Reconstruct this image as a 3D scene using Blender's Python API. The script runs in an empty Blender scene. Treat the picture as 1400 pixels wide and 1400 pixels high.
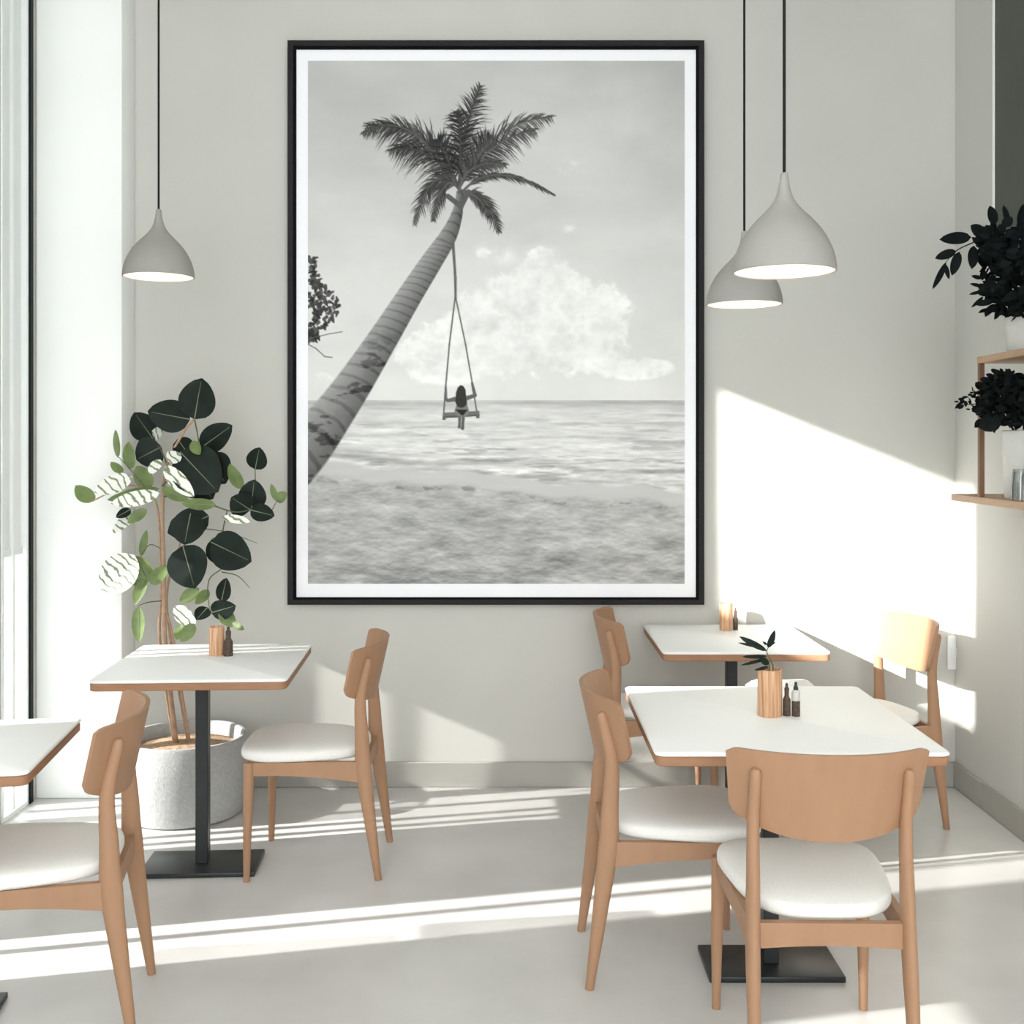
import bpy, bmesh, math, random
import numpy as np
from mathutils import Vector, Matrix
random.seed(7)
PI = math.pi
C = bpy.context.scene.collection
F, HZ, CX, H = 1500.0, 606.0, 700.0, 1.58      # focal length in px, horizon row, centre column, eye height

def P(px, py, d):
    """point in the room that the photo shows at (px, py), d metres in front of the camera"""
    return Vector(((px - CX) * d / F, d, H - (py - HZ) * d / F))

# ------------------------------------------------------------------ materials
def srgb(r, g, b):
    f = lambda c: (c / 255 / 12.92) if c <= 10 else ((c / 255 + 0.055) / 1.055) ** 2.4
    return (f(r), f(g), f(b), 1)

def mat(name, col, rough=0.6, spec=0.4, metal=0.0, noise=None, bump=None, coat=0.0, scale3=None):
    m = bpy.data.materials.new(name); m.use_nodes = True
    nt = m.node_tree; b = nt.nodes['Principled BSDF']
    b.inputs['Base Color'].default_value = col
    b.inputs['Roughness'].default_value = rough
    b.inputs['Specular IOR Level'].default_value = spec
    b.inputs['Metallic'].default_value = metal
    b.inputs['Coat Weight'].default_value = coat
    if noise or bump:
        tc = nt.nodes.new('ShaderNodeTexCoord')
        mp = nt.nodes.new('ShaderNodeMapping'); nt.links.new(tc.outputs['Object'], mp.inputs['Vector'])
        if scale3: mp.inputs['Scale'].default_value = scale3
        if noise:
            sc, amt, det = noise
            n = nt.nodes.new('ShaderNodeTexNoise'); n.inputs['Scale'].default_value = sc; n.inputs['Detail'].default_value = det
            nt.links.new(mp.outputs[0], n.inputs['Vector'])
            r = nt.nodes.new('ShaderNodeValToRGB')
            r.color_ramp.elements[0].position = 0.3; r.color_ramp.elements[1].position = 0.7
            r.color_ramp.elements[0].color = tuple(c * (1 - amt) for c in col[:3]) + (1,)
            r.color_ramp.elements[1].color = tuple(min(1, c * (1 + amt)) for c in col[:3]) + (1,)
            nt.links.new(n.outputs['Fac'], r.inputs[0]); nt.links.new(r.outputs[0], b.inputs['Base Color'])
        if bump:
            sc, st = bump
            n2 = nt.nodes.new('ShaderNodeTexNoise'); n2.inputs['Scale'].default_value = sc; n2.inputs['Detail'].default_value = 4
            nt.links.new(mp.outputs[0], n2.inputs['Vector'])
            bp = nt.nodes.new('ShaderNodeBump'); bp.inputs['Strength'].default_value = st; bp.inputs['Distance'].default_value = 0.01
            nt.links.new(n2.outputs['Fac'], bp.inputs['Height']); nt.links.new(bp.outputs[0], b.inputs['Normal'])
    return m

M = {}
M['wall'] = mat('plaster_beige', srgb(200, 199, 193), 0.9, 0.1, noise=(1.3, 0.035, 3))
M['wall_r'] = mat('plaster_cool', srgb(198, 198, 193), 0.9, 0.1, noise=(1.3, 0.02, 3))
M['column'] = mat('plaster_white', srgb(246, 248, 246), 0.9, 0.1, noise=(2, 0.01, 2))
M['ceiling'] = mat('ceiling_white', srgb(235, 235, 232), 0.9, 0.1, noise=(2, 0.01, 2))
M['floor'] = mat('polished_concrete', srgb(204, 203, 200), 0.30, 0.35, noise=(2.2, 0.09, 8), bump=(5, 0.03))
M['base'] = mat('baseboard_grey', srgb(168, 166, 159), 0.6, 0.3, noise=(4, 0.03, 2))
M['darkpanel'] = mat('dark_grey_panel', srgb(84, 87, 82), 0.7, 0.2, noise=(2, 0.05, 3))
M['wood'] = mat('beech_wood', srgb(164, 127, 99), 0.5, 0.3, noise=(9, 0.045, 5), scale3=(3, 3, 0.7))
M['wood_h'] = mat('beech_edge', srgb(156, 116, 88), 0.5, 0.3, noise=(6, 0.12, 5), scale3=(2, 2, 14))
M['wood_l'] = mat('pale_oak', srgb(178, 148, 120), 0.55, 0.3, noise=(7, 0.1, 5), scale3=(6, 1, 6))
M['wood_d'] = mat('walnut_brown', srgb(122, 92, 72), 0.55, 0.3, noise=(7, 0.15, 5), scale3=(6, 6, 1))
M['seat'] = mat('seat_fabric', srgb(234, 233, 229), 0.85, 0.15, noise=(220, 0.03, 2), bump=(260, 0.12))
M['top'] = mat('white_laminate', srgb(244, 245, 243), 0.45, 0.3, noise=(3, 0.01, 2))
M['black'] = mat('black_steel', srgb(40, 44, 45), 0.35, 0.4, noise=(30, 0.1, 3))
M['frame'] = mat('frame_charcoal', srgb(38, 38, 38), 0.6, 0.15, noise=(60, 0.05, 2))
M['lip'] = mat('frame_inner_black', srgb(9, 9, 9), 0.6, 0.1, noise=(60, 0.05, 2))
M['mat'] = mat('mat_board', srgb(249, 249, 254), 0.8, 0.1, noise=(90, 0.006, 2))
M['shade'] = mat('matte_shade', srgb(154, 152, 147), 0.7, 0.25, noise=(20, 0.02, 3), bump=(90, 0.05))
M['shade_in'] = mat('shade_inside', srgb(250, 240, 226), 0.7, 0.2, noise=(20, 0.01, 2))
M['cord'] = mat('black_cord', srgb(16, 16, 16), 0.6, 0.2, noise=(200, 0.1, 2))
M['pot'] = mat('white_ceramic', srgb(206, 206, 201), 0.5, 0.35, noise=(14, 0.04, 4))
M['concrete'] = mat('planter_concrete', srgb(176, 178, 177), 0.85, 0.15, noise=(70, 0.10, 8), bump=(120, 0.2))
M['soil'] = mat('pale_pebbles', srgb(176, 150, 126), 0.95, 0.1, noise=(90, 0.3, 6), bump=(60, 0.8))
M['leaf'] = mat('leaf_dark_green', srgb(28, 37, 32), 0.45, 0.15, noise=(14, 0.25, 3))
M['leaf_y'] = mat('leaf_fresh_green', srgb(104, 122, 70), 0.45, 0.4, noise=(22, 0.25, 4))
M['leaf_k'] = mat('leaf_blackish', srgb(19, 24, 24), 0.65, 0.08, noise=(14, 0.25, 3))
M['stem'] = mat('stem_tan', srgb(176, 146, 122), 0.7, 0.2, noise=(40, 0.15, 4))
M['stem_g'] = mat('stem_green', srgb(96, 100, 76), 0.6, 0.2, noise=(40, 0.15, 4))
M['bark'] = mat('dark_ceramic', srgb(84, 70, 60), 0.6, 0.3, noise=(90, 0.4, 6))
M['white'] = mat('white_paint', srgb(240, 243, 242), 0.5, 0.3, noise=(9, 0.012, 2))
M['gasket'] = mat('black_gasket', srgb(26, 28, 28), 0.6, 0.2, noise=(60, 0.05, 2))
M['ground'] = mat('pale_paving', srgb(226, 226, 222), 0.9, 0.1, noise=(1.5, 0.06, 5))

M['vein'] = mat('leaf_vein', srgb(120, 128, 104), 0.6, 0.2, noise=(40, 0.1, 2))

def variegated():
    m = mat('leaf_variegated', srgb(236, 238, 230), 0.5, 0.3)
    nt = m.node_tree; b = nt.nodes['Principled BSDF']
    tc = nt.nodes.new('ShaderNodeTexCoord')
    w = nt.nodes.new('ShaderNodeTexWave'); w.inputs['Scale'].default_value = 14; w.inputs['Distortion'].default_value = 7
    w.inputs['Detail'].default_value = 3; w.bands_direction = 'DIAGONAL'
    r = nt.nodes.new('ShaderNodeValToRGB'); e = r.color_ramp.elements
    e[0].position = 0.05; e[0].color = srgb(120, 130, 104); e[1].position = 0.3; e[1].color = srgb(236, 238, 230)
    nt.links.new(tc.outputs['Object'], w.inputs['Vector']); nt.links.new(w.outputs['Fac'], r.inputs[0]); nt.links.new(r.outputs[0], b.inputs['Base Color'])
    return m
M['leaf_v'] = variegated()

def ribbed():
    m = mat('ribbed_wood', srgb(206, 162, 126), 0.55, 0.3)
    nt = m.node_tree; b = nt.nodes['Principled BSDF']
    tc = nt.nodes.new('ShaderNodeTexCoord'); mp = nt.nodes.new('ShaderNodeMapping'); mp.inputs['Scale'].default_value = (1, 1, 0.04)
    n = nt.nodes.new('ShaderNodeTexNoise'); n.inputs['Scale'].default_value = 130; n.inputs['Detail'].default_value = 3
    r = nt.nodes.new('ShaderNodeValToRGB'); e = r.color_ramp.elements
    e[0].position = 0.3; e[0].color = srgb(168, 118, 82); e[1].position = 0.6; e[1].color = srgb(220, 178, 142)
    nt.links.new(tc.outputs['Object'], mp.inputs[0]); nt.links.new(mp.outputs[0], n.inputs['Vector'])
    nt.links.new(n.outputs['Fac'], r.inputs[0]); nt.links.new(r.outputs[0], b.inputs['Base Color'])
    return m
M['ribbed'] = ribbed()

def glass(name, refl=0.06, tint=(1, 1, 1, 1)):
    m = bpy.data.materials.new(name); m.use_nodes = True; nt = m.node_tree
    nt.nodes.remove(nt.nodes['Principled BSDF']); out = nt.nodes['Material Output']
    t = nt.nodes.new('ShaderNodeBsdfTransparent'); t.inputs[0].default_value = tint
    g = nt.nodes.new('ShaderNodeBsdfGlossy'); g.inputs['Roughness'].default_value = 0.02
    fr = nt.nodes.new('ShaderNodeLayerWeight'); fr.inputs['Blend'].default_value = 0.25
    mth = nt.nodes.new('ShaderNodeMath'); mth.operation = 'MULTIPLY'; mth.inputs[1].default_value = 0.6
    ad = nt.nodes.new('ShaderNodeMath'); ad.operation = 'ADD'; ad.inputs[1].default_value = refl * 0.3
    mx = nt.nodes.new('ShaderNodeMixShader')
    nt.links.new(fr.outputs['Fresnel'], mth.inputs[0]); nt.links.new(mth.outputs[0], ad.inputs[0])
    nt.links.new(ad.outputs[0], mx.inputs[0]); nt.links.new(t.outputs[0], mx.inputs[1]); nt.links.new(g.outputs[0], mx.inputs[2])
    nt.links.new(mx.outputs[0], out.inputs['Surface'])
    return m
M['glass'] = glass('window_glass')
M['tumbler'] = glass('tumbler_glass', 0.3, (0.86, 0.88, 0.88, 1))

def emis(name, col, s):
    m = bpy.data.materials.new(name); m.use_nodes = True; b = m.node_tree.nodes['Principled BSDF']
    b.inputs['Base Color'].default_value = col; b.inputs['Emission Color'].default_value = col; b.inputs['Emission Strength'].default_value = s
    return m
M['bulb'] = emis('lamp_bulb', srgb(255, 242, 224), 9.0)

# ------------------------------------------------------------------ mesh helpers
def obj(name, bm, mats, parent=None, smooth=True, ang=38):
    me = bpy.data.meshes.new(name)
    bmesh.ops.recalc_face_normals(bm, faces=bm.faces[:])
    bm.to_mesh(me); bm.free()
    for m in (mats if isinstance(mats, (list, tuple)) else [mats]): me.materials.append(m)
    if smooth:
        me.polygons.foreach_set('use_smooth', [True] * len(me.polygons))
        me.set_sharp_from_angle(angle=math.radians(ang))
    o = bpy.data.objects.new(name, me); C.objects.link(o)
    if parent: o.parent = parent
    return o

def tag(o, label, cat, group=None):
    o['label'] = label; o['category'] = cat
    if group: o['group'] = group
    return o

def thing(name, label, cat, loc=(0, 0, 0), rz=0, group=None):
    o = bpy.data.objects.new(name, None); C.objects.link(o)
    o.empty_display_size = 0.05
    o.location = loc; o.rotation_euler = (0, 0, rz)
    return tag(o, label, cat, group)

def dup(root, loc, rz, label):
    r = root.copy(); C.objects.link(r); r.location = loc; r.rotation_euler = (0, 0, rz); r['label'] = label
    for ch in list(root.children):
        c = ch.copy(); C.objects.link(c); c.parent = r
        for g in list(ch.children):
            d = g.copy(); C.objects.link(d); d.parent = c
    return r

def box(bm, lo, hi, bev=0.0, seg=2, mi=0):
    x0, y0, z0 = lo; x1, y1, z1 = hi
    vs = [bm.verts.new(v) for v in ((x0, y0, z0), (x1, y0, z0), (x1, y1, z0), (x0, y1, z0), (x0, y0, z1), (x1, y0, z1), (x1, y1, z1), (x0, y1, z1))]
    fs = [bm.faces.new([vs[i] for i in q]) for q in ((0, 3, 2, 1), (4, 5, 6, 7), (0, 1, 5, 4), (1, 2, 6, 5), (2, 3, 7, 6), (3, 0, 4, 7))]
    for f in fs: f.material_index = mi
    if bev:
        es = list({e for f in fs for e in f.edges})
        bmesh.ops.bevel(bm, geom=es, offset=bev, segments=seg, affect='EDGES', profile=0.5)
    return bm

def tube(bm, pts, rads, n=14, mi=0, cap=True):
    """tapered oval tube; rads: list of r or (ra, rb): ra across, rb along the second axis"""
    pts = [Vector(p) for p in pts]; rings = []
    ref = None
    for i, p in enumerate(pts):
        t = (pts[min(i + 1, len(pts) - 1)] - pts[max(i - 1, 0)]).normalized()
        if ref is None:
            ref = Vector((1, 0, 0)) if abs(t.x) < 0.8 else Vector((0, 1, 0))
        a = (ref - t * ref.dot(t)).normalized(); b = t.cross(a); ref = a
        r = rads[i] if i < len(rads) else rads[-1]
        ra, rb = r if isinstance(r, (tuple, list)) else (r, r)
        rings.append([bm.verts.new(p + a * ra * math.cos(2 * PI * k / n) + b * rb * math.sin(2 * PI * k / n)) for k in range(n)])
    for A, B in zip(rings, rings[1:]):
        for k in range(n):
            f = bm.faces.new((A[k], A[(k + 1) % n], B[(k + 1) % n], B[k])); f.material_index = mi
    if cap:
        bm.faces.new(rings[0][::-1]).material_index = mi; bm.faces.new(rings[-1]).material_index = mi
    return bm

def spline(pts, n=10):
    """Catmull-Rom through pts"""
    pts = [Vector(p) for p in pts]; out = []
    ext = [pts[0] * 2 - pts[1]] + pts + [pts[-1] * 2 - pts[-2]]
    for i in range(1, len(ext) - 2):
        a, b, c, d = ext[i - 1:i + 3]
        for k in range(n):
            t = k / n
            out.append(0.5 * ((2 * b) + (c - a) * t + (2 * a - 5 * b + 4 * c - d) * t * t + (3 * b - a - 3 * c + d) * t ** 3))
    out.append(pts[-1]); return out

def lathe(bm, prof, n=48, c=(0, 0, 0), mi=0, close=False):
    rings = []
    for r, z in prof:
        if r < 1e-5: rings.append([bm.verts.new((c[0], c[1], c[2] + z))])
        else: rings.append([bm.verts.new((c[0] + r * math.cos(2 * PI * k / n), c[1] + r * math.sin(2 * PI * k / n), c[2] + z)) for k in range(n)])
    for A, B in zip(rings, rings[1:]):
        for k in range(n):
            q = [A[k % len(A)], A[(k + 1) % len(A)], B[(k + 1) % len(B)], B[k % len(B)]]
            q = list(dict.fromkeys(q))
            if len(q) > 2: bm.faces.new(q).material_index = mi
    return bm

def outline_slab(bm, outline, z0, z1, bev=0.004):
    """flat slab from a 2-D outline with softened rims"""
    n = len(outline); cx = sum(p[0] for p in outline) / n; cy = sum(p[1] for p in outline) / n
    def ring(ins, z):
        return [bm.verts.new((x - math.copysign(min(ins, abs(x - cx)), x - cx), y - math.copysign(min(ins, abs(y - cy)), y - cy), z)) for x, y in outline]
    rs = [ring(bev, z0), ring(0, z0 + bev), ring(0, z1 - bev), ring(bev, z1)]
    for A, B in zip(rs, rs[1:]):
        for k in range(n): bm.faces.new((A[k], A[(k + 1) % n], B[(k + 1) % n], B[k]))
    bm.faces.new(rs[0][::-1]); bm.faces.new(rs[-1])
    return bm

def rrect(w, d, r, n=6):
    o = []
    for sx, sy, a0 in ((1, 1, 0), (-1, 1, 90), (-1, -1, 180), (1, -1, 270)):
        for k in range(n + 1):
            a = math.radians(a0 + 90 * k / n)
            o.append((sx * (w / 2 - r) + r * math.cos(a), sy * (d / 2 - r) + r * math.sin(a)))
    return o

def leaf(bm, base, tip, w, toward=Vector((0, -1, 0)), fold=0.18, curl=0.12, mi=0, n=8, roll=0.0, blunt=0.9, rib=None):
    base, tip = Vector(base), Vector(tip); ax = tip - base; L = ax.length
    if L < 1e-5: return
    ax.normalize(); side = ax.cross(toward).normalized()
    side = (Matrix.Rotation(roll, 3, ax) @ side); nor = side.cross(ax).normalized()
    rows = []
    for i in range(n + 1):
        t = i / n
        s = max(0.0, math.sin(PI * t ** blunt)) ** 0.62 * w / 2
        if i in (0, n): s = w * 0.012
        c = base + ax * L * t - nor * curl * L * (t * t) 
        row = []
        for u in (-1, -0.55, 0, 0.55, 1):
            row.append(bm.verts.new(c + side * s * u + nor * (fold * s * (abs(u) ** 1.3))))
        rows.append(row)
    for A, B in zip(rows, rows[1:]):
        for k in range(4):
            bm.faces.new((A[k], A[k + 1], B[k + 1], B[k])).material_index = mi
    if rib is not None:
        pr = None
        for i, row in enumerate(rows[:-1]):
            c = row[2].co + nor * .0015; hw = .0019 * (1 - i / n) + .0005
            cur = (bm.verts.new(c - side * hw), bm.verts.new(c + side * hw))
            if pr: bm.faces.new((pr[0], pr[1], cur[1], cur[0])).material_index = rib
            pr = cur

def struct(name, bm, m, smooth=False, parent=None):
    o = obj(name, bm, m, parent, smooth=smooth)
    if not parent: o['kind'] = 'structure'
    return o

# ------------------------------------------------------------------ the setting
YB, XL, XR, ZC = 5.05, -2.12, 2.04, 4.3
bm = bmesh.new(); box(bm, (XL - .2, -1.6, -.1), (XR + .2, YB + .2, 0)); struct('floor', bm, M['floor'])
bm = bmesh.new(); box(bm, (XL - .2, YB, 0), (XR + .2, YB + .15, ZC)); struct('wall_back', bm, M['wall'])
bm = bmesh.new(); box(bm, (XR, -1.6, 0), (XR + .15, YB, ZC)); struct('wall_right', bm, M['wall_r'])
bm = bmesh.new(); box(bm, (XL - .2, -1.6, ZC), (XR + .2, YB + .2, ZC + .1)); struct('ceiling', bm, M['ceiling'])
# left wall: piers between windows, unseen ones and clerestory sized to shape the sunlight
OPEN = [(4.55, 4.80, 0.0, 3.95), (4.08, 4.52, 0.0, 1.45), (3.06, 3.40, 0.0, 2.86), (2.02, 2.385, 1.16, 1.46), (0.80, 1.90, 2.24, 3.12)]
bm = bmesh.new()
T = 0.08
ys = -1.6
for y0, y1, z0, z1 in sorted(OPEN):
    box(bm, (XL - T, ys, 0), (XL, y0, ZC))
    if z0 > 0: box(bm, (XL - T, y0, 0), (XL, y1, z0))
    box(bm, (XL - T, y0, z1), (XL, y1, ZC)); ys = y1
box(bm, (XL - T, ys, 0), (XL, YB, ZC))
struct('wall_left', bm, M['wall'])
def window(name, y0, y1, z0, z1, mulls=(), panel=None):
    fr = bmesh.new(); w = 0.02
    for a, b in ((y0, y0 + w), (y1 - w, y1)): box(fr, (XL - .07, a, z0), (XL + .006, b, z1), 0.003, 1)
    for a, b in ((z0, z0 + w), (z1 - w, z1)): box(fr, (XL - .07, y0 + w, a), (XL + .006, y1 - w, b))
    for m in mulls: box(fr, (XL - .06, m - .012, z0 + w), (XL - .005, m + .012, z1 - w), 0.003, 1)
    o = struct(name, fr, M['white'], smooth=True)
    zt = panel or z1 - w * .5
    g = bmesh.new(); box(g, (XL - .042, y0 + w * .5, z0 + w * .5), (XL - .036, y1 - w * .5, zt)); obj('pane', g, M['glass'], o, smooth=False)
    if panel:
        g = bmesh.new(); box(g, (XL - .05, y0 + w * .5, panel), (XL - .02, y1 - w * .5, z1 - w * .5)); box(g, (XL - .056, y0 + w * .5, panel), (XL - .012, y1 - w * .5, panel + .03)); obj('upper_panel', g, M['white'], o, smooth=False)
    return o
w1 = window('window_1', *OPEN[0], (4.685,), 1.10)
window('window_2', *OPEN[1], (4.16, 4.24, 4.38))
window('window_3', *OPEN[2], (3.28,))
window('window_4', *OPEN[3])
window('window_5', *OPEN[4])
bm = bmesh.new(); box(bm, (XL, 4.805, 0), (XL + .012, 4.835, ZC), .002, 1); obj('gasket', bm, M['gasket'], w1)
# white column standing in the back left corner
bm = bmesh.new(); box(bm, (XL + .001, 4.88, 0), (-1.735, YB, ZC), 0.006, 2); struct('wall_column', bm, M['column'], smooth=True)
# baseboards
bm = bmesh.new(); box(bm, (-1.735, YB - .014, 0), (XR - .012, YB, .115), 0.003, 1); struct('baseboard_back', bm, M['base'], smooth=True)
bm = bmesh.new(); box(bm, (XR - .014, 4.74, 0), (XR, YB, .115), .003, 1); box(bm, (XR - .014, -1.6, 0), (XR, 4.734, .115), .003, 1); struct('baseboard_right', bm, M['base'], smooth=True)
# dark panel over the upper right wall
bm = bmesh.new(); box(bm, (XR - .02, 2.2, 2.35), (XR, 4.59, ZC)); struct('trim_1', bm, M['darkpanel'])
bm = bmesh.new(); box(bm, (XR - .024, 4.59, 2.35), (XR, 4.604, ZC)); struct('trim_2', bm, M['column'])
# paved ground outside the windows
bm = bmesh.new(); box(bm, (-30, -12, -.2), (XL - .2, 30, -.1)); o = struct('ground', bm, M['ground'])

# ------------------------------------------------------------------ the framed print
def make_print():
    W, Hh = 515, 715
    X0, Y0 = 421, 83
    rng = np.random.default_rng(5)
    yy, xx = np.mgrid[0:Hh, 0:W].astype(np.float32)
    X = xx + X0; Y = yy + Y0
    def vnoise(sx, sy, seed):
        r = np.random.default_rng(seed); gx, gy = int(W / sx) + 3, int(Hh / sy) + 3
        g = r.random((gy, gx)).astype(np.float32)
        u = xx / sx; v = yy / sy; i = u.astype(int); j = v.astype(int); fu = u - i; fv = v - j
        fu = fu * fu * (3 - 2 * fu); fv = fv * fv * (3 - 2 * fv)
        return (g[j, i] * (1 - fu) + g[j, i + 1] * fu) * (1 - fv) + (g[j + 1, i] * (1 - fu) + g[j + 1, i + 1] * fu) * fv
    def fbm(sx, sy, seed, o=5):
        s = 0; a = 1; t = 0
        for k in range(o):
            s = s + a * vnoise(max(sx / 2 ** k, 1.01), max(sy / 2 ** k, 1.01), seed + k); t += a; a *= 0.55
        return s / t
    def g(cx, cy, rx, ry): return np.exp(-(((X - cx) / rx) ** 2 + ((Y - cy) / ry) ** 2))
    def sm(e0, e1, v): t = np.clip((v - e0) / (e1 - e0), 0, 1); return t * t * (3 - 2 * t)
    # sky
    V = 196 + 26 * sm(83, 500, Y) + 26 * (fbm(150, 110, 11) - .5)
    V += 14 * g(860, 170, 60, 90) * (fbm(50, 60, 21) * 1.6)
    V -= 8 * sm(330, 250, Y) * sm(700, 936, X)
    n = fbm(70, 55, 31, 6)
    mass = 1.05 * g(740, 440, 130, 75) + .75 * g(600, 490, 70, 38) + .55 * g(880, 505, 60, 16) + .5 * g(745, 360, 28, 28) + .45 * g(440, 515, 45, 20) + .3 * g(660, 340, 22, 18) + .35 * g(445, 275, 40, 22)
    bil = np.abs(2 * fbm(34, 28, 37, 5) - 1); bil2 = np.abs(2 * fbm(15, 13, 47, 4) - 1)
    fl = .55 + .75 * n + .55 * (.5 - bil) + .3 * (.5 - bil2)
    cl = sm(.34, .47, mass * fl - .10)
    wisp = sm(.25, .5, mass * fl - .02) * .55
    V = V * (1 - wisp) + 222 * wisp
    V = V * (1 - cl) + (232 + 40 * (n - .5) - 26 * (bil - .3) - 12 * (bil2 - .3)) * cl
    V += 10 * (fbm(90, 30, 57, 5) - .5)
    V += 8 * g(680, 530, 260, 30)
    for cx, cy, r in ((780, 228, 12), (778, 312, 8), (690, 350, 14)): V += 22 * g(cx, cy, r, r * .8) * sm(.35, .65, fbm(14, 12, int(cx)))
    # sea
    shore = 632 + (X - 470) * 0.085 + 3 * np.sin(X / 37) + 2 * np.sin(X / 13)
    t = (Y - 546) / 95
    sc = fbm(60, 5, 41, 4) * np.clip(1.2 - t, 0, 1) + fbm(90, 9, 51, 4) * np.clip(t, 0, 1)
    sea = 207 + 12 * np.clip(t, 0, 1) + 46 * (sc - .5)
    rip = fbm(26, 2.6, 44, 3); rip2 = fbm(14, 4.5, 46, 3)
    sea += (rip - .5) * (16 + 44 * np.clip(t, 0, 1)) + (rip2 - .5) * 34 * np.clip(t, 0, 1)
    sea -= 30 * sm(.60, .72, fbm(46, 5, 48, 3)) * np.clip(t * 1.3, 0, 1)
    sea -= 22 * np.exp(-((Y - 550) / 4.5) ** 2)
    for k, (yo, sl, amp, wd) in enumerate(((625, .045, 55, 4), (614, .05, 22, 2.5), (637, .06, 30, 3), (580, 0, 14, 2), (596, .01, 14, 2))):
        line = yo + (X - 480) * sl + 3 * np.sin(X / 41 + k)
        sea -= amp * np.exp(-((Y - line) / wd) ** 2) * (0.35 + .9 * fbm(80, 30, 61 + k))
    V = np.where(Y > 546, sea, V)
    # sand
    wet = 205 - 10 * fbm(60, 8, 71)
    sd = fbm(26, 9, 81, 5); sd2 = fbm(60, 22, 91, 5)
    far = np.clip((Y - 645) / 150, 0, 1)
    sand = 199 - 19 * far + (58 * (sd - .5)) * (1 - .5 * far) + 74 * (sd2 - .5) * (.25 + .75 * far)
    ridge = 1 - np.abs(2 * fbm(70, 26, 101, 4) - 1)
    sand += 40 * (ridge - .72) * far
    rA = np.abs(2 * fbm(44, 15, 131, 4) - 1); rB = np.abs(2 * fbm(19, 7, 132, 4) - 1); rC = fbm(7, 3.2, 133, 3)
    gx = np.gradient(fbm(34, 13, 134, 4), axis=0); gy = np.gradient(fbm(13, 6, 135, 3), axis=0)
    sand += 30 * (.3 - rA) * (.35 + .65 * far) + 13 * (.3 - rB) + 13 * (rC - .5) + np.clip(gx * 260, -16, 16) * (.4 + .6 * far) + np.clip(gy * 60, -7, 7) - 14
    k = sm(-3, 4, Y - shore); V = V * (1 - k) + wet * k
    edge2 = shore + 16 + 6 * fbm(30, 30, 111)
    k2 = sm(-4, 5, Y - edge2); V = V * (1 - k2) + sand * k2
    V -= 40 * np.exp(-((Y - edge2 - 5 - 4 * fbm(20, 20, 5)) / 4) ** 2) * sm(.5, .68, fbm(18, 8, 121))
    V = np.clip(V, 90, 250)
    # stroke painter
    def stroke(p, q, w0, w1, val, al=1.0):
        x0, y0 = p; x1, y1 = q; pad = max(w0, w1) + 2
        ax, bx = int(max(0, min(x0, x1) - X0 - pad)), int(min(W, max(x0, x1) - X0 + pad + 1))
        ay, by = int(max(0, min(y0, y1) - Y0 - pad)), int(min(Hh, max(y0, y1) - Y0 + pad + 1))
        if bx <= ax or by <= ay: return
        sx = X[ay:by, ax:bx]; sy = Y[ay:by, ax:bx]
        dx, dy = x1 - x0, y1 - y0; L2 = dx * dx + dy * dy + 1e-6
        t = np.clip(((sx - x0) * dx + (sy - y0) * dy) / L2, 0, 1)
        d = np.hypot(sx - x0 - t * dx, sy - y0 - t * dy); w = (w0 + (w1 - w0) * t) / 2
        a = np.clip(w - d + .5, 0, 1) * al * np.minimum(1, (w * 2) / 1.0)
        V[ay:by, ax:bx] = V[ay:by, ax:bx] * (1 - a) + val * a
    def poly(pts, w, val, al=1.0):
        for i in range(len(pts) - 1):
            a = w[i] if isinstance(w, (list, tuple)) else w; b = w[i + 1] if isinstance(w, (list, tuple)) else w
            stroke(pts[i], pts[i + 1], a, b, val, al)
    def fill(pts, val, al=1.0):
        xs = [p[0] for p in pts]; ys = [p[1] for p in pts]
        ax, bx, ay, by = int(min(xs) - X0 - 1), int(max(xs) - X0 + 2), int(min(ys) - Y0 - 1), int(max(ys) - Y0 + 2)
        cov = np.zeros((by - ay, bx - ax), np.float32); K = 4
        for u in range(K):
            for v in range(K):
                sx = X[ay:by, ax:bx] + (u + .5) / K - .5; sy = Y[ay:by, ax:bx] + (v + .5) / K - .5
                ins = np.zeros(cov.shape, bool)
                for (x1, y1), (x2, y2) in zip(pts, pts[1:] + pts[:1]):
                    if y1 == y2: continue
                    ins ^= ((y1 > sy) != (y2 > sy)) & (sx < (x2 - x1) * (sy - y1) / (y2 - y1) + x1)
                cov += ins
        cov *= al / K / K
        V[ay:by, ax:bx] = V[ay:by, ax:bx] * (1 - cov) + val * cov
    # trunk
    tr = [(395, 632, 82), (421, 607, 72), (450, 572, 60), (480, 530, 52), (520, 468, 43), (556, 410, 36), (588, 360, 31), (611, 325, 25), (622, 300, 18), (627, 280, 13), (629, 262, 11)]
    cp = spline([(a, b, c) for a, b, c in tr], 24)
    best = np.full(V.shape, 1e9, np.float32); side = np.zeros(V.shape, np.float32); along = np.zeros(V.shape, np.float32)
    s = 0
    for a, b in zip(cp, cp[1:]):
        w = a.z / 2; tx, ty = b.x - a.x, b.y - a.y; L = math.hypot(tx, ty) + 1e-6
        ax0, bx0 = int(max(0, a.x - X0 - 50)), int(min(W, a.x - X0 + 50)); ay0, by0 = int(max(0, a.y - Y0 - 50)), int(min(Hh, a.y - Y0 + 50))
        if bx0 > ax0 and by0 > ay0:
            sx = X[ay0:by0, ax0:bx0] - a.x; sy = Y[ay0:by0, ax0:bx0] - a.y
            d = np.hypot(sx, sy) / w; bb = best[ay0:by0, ax0:bx0]; mk = d < bb
            bb[mk] = d[mk]; side[ay0:by0, ax0:bx0][mk] = ((sx * -ty + sy * tx) / L / w)[mk]; along[ay0:by0, ax0:bx0][mk] = (s + (sx * tx + sy * ty) / L)[mk]
        s += L
    tone = 134 - 34 * side + 12 * (fbm(8, 5, 131) - .5)
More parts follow.
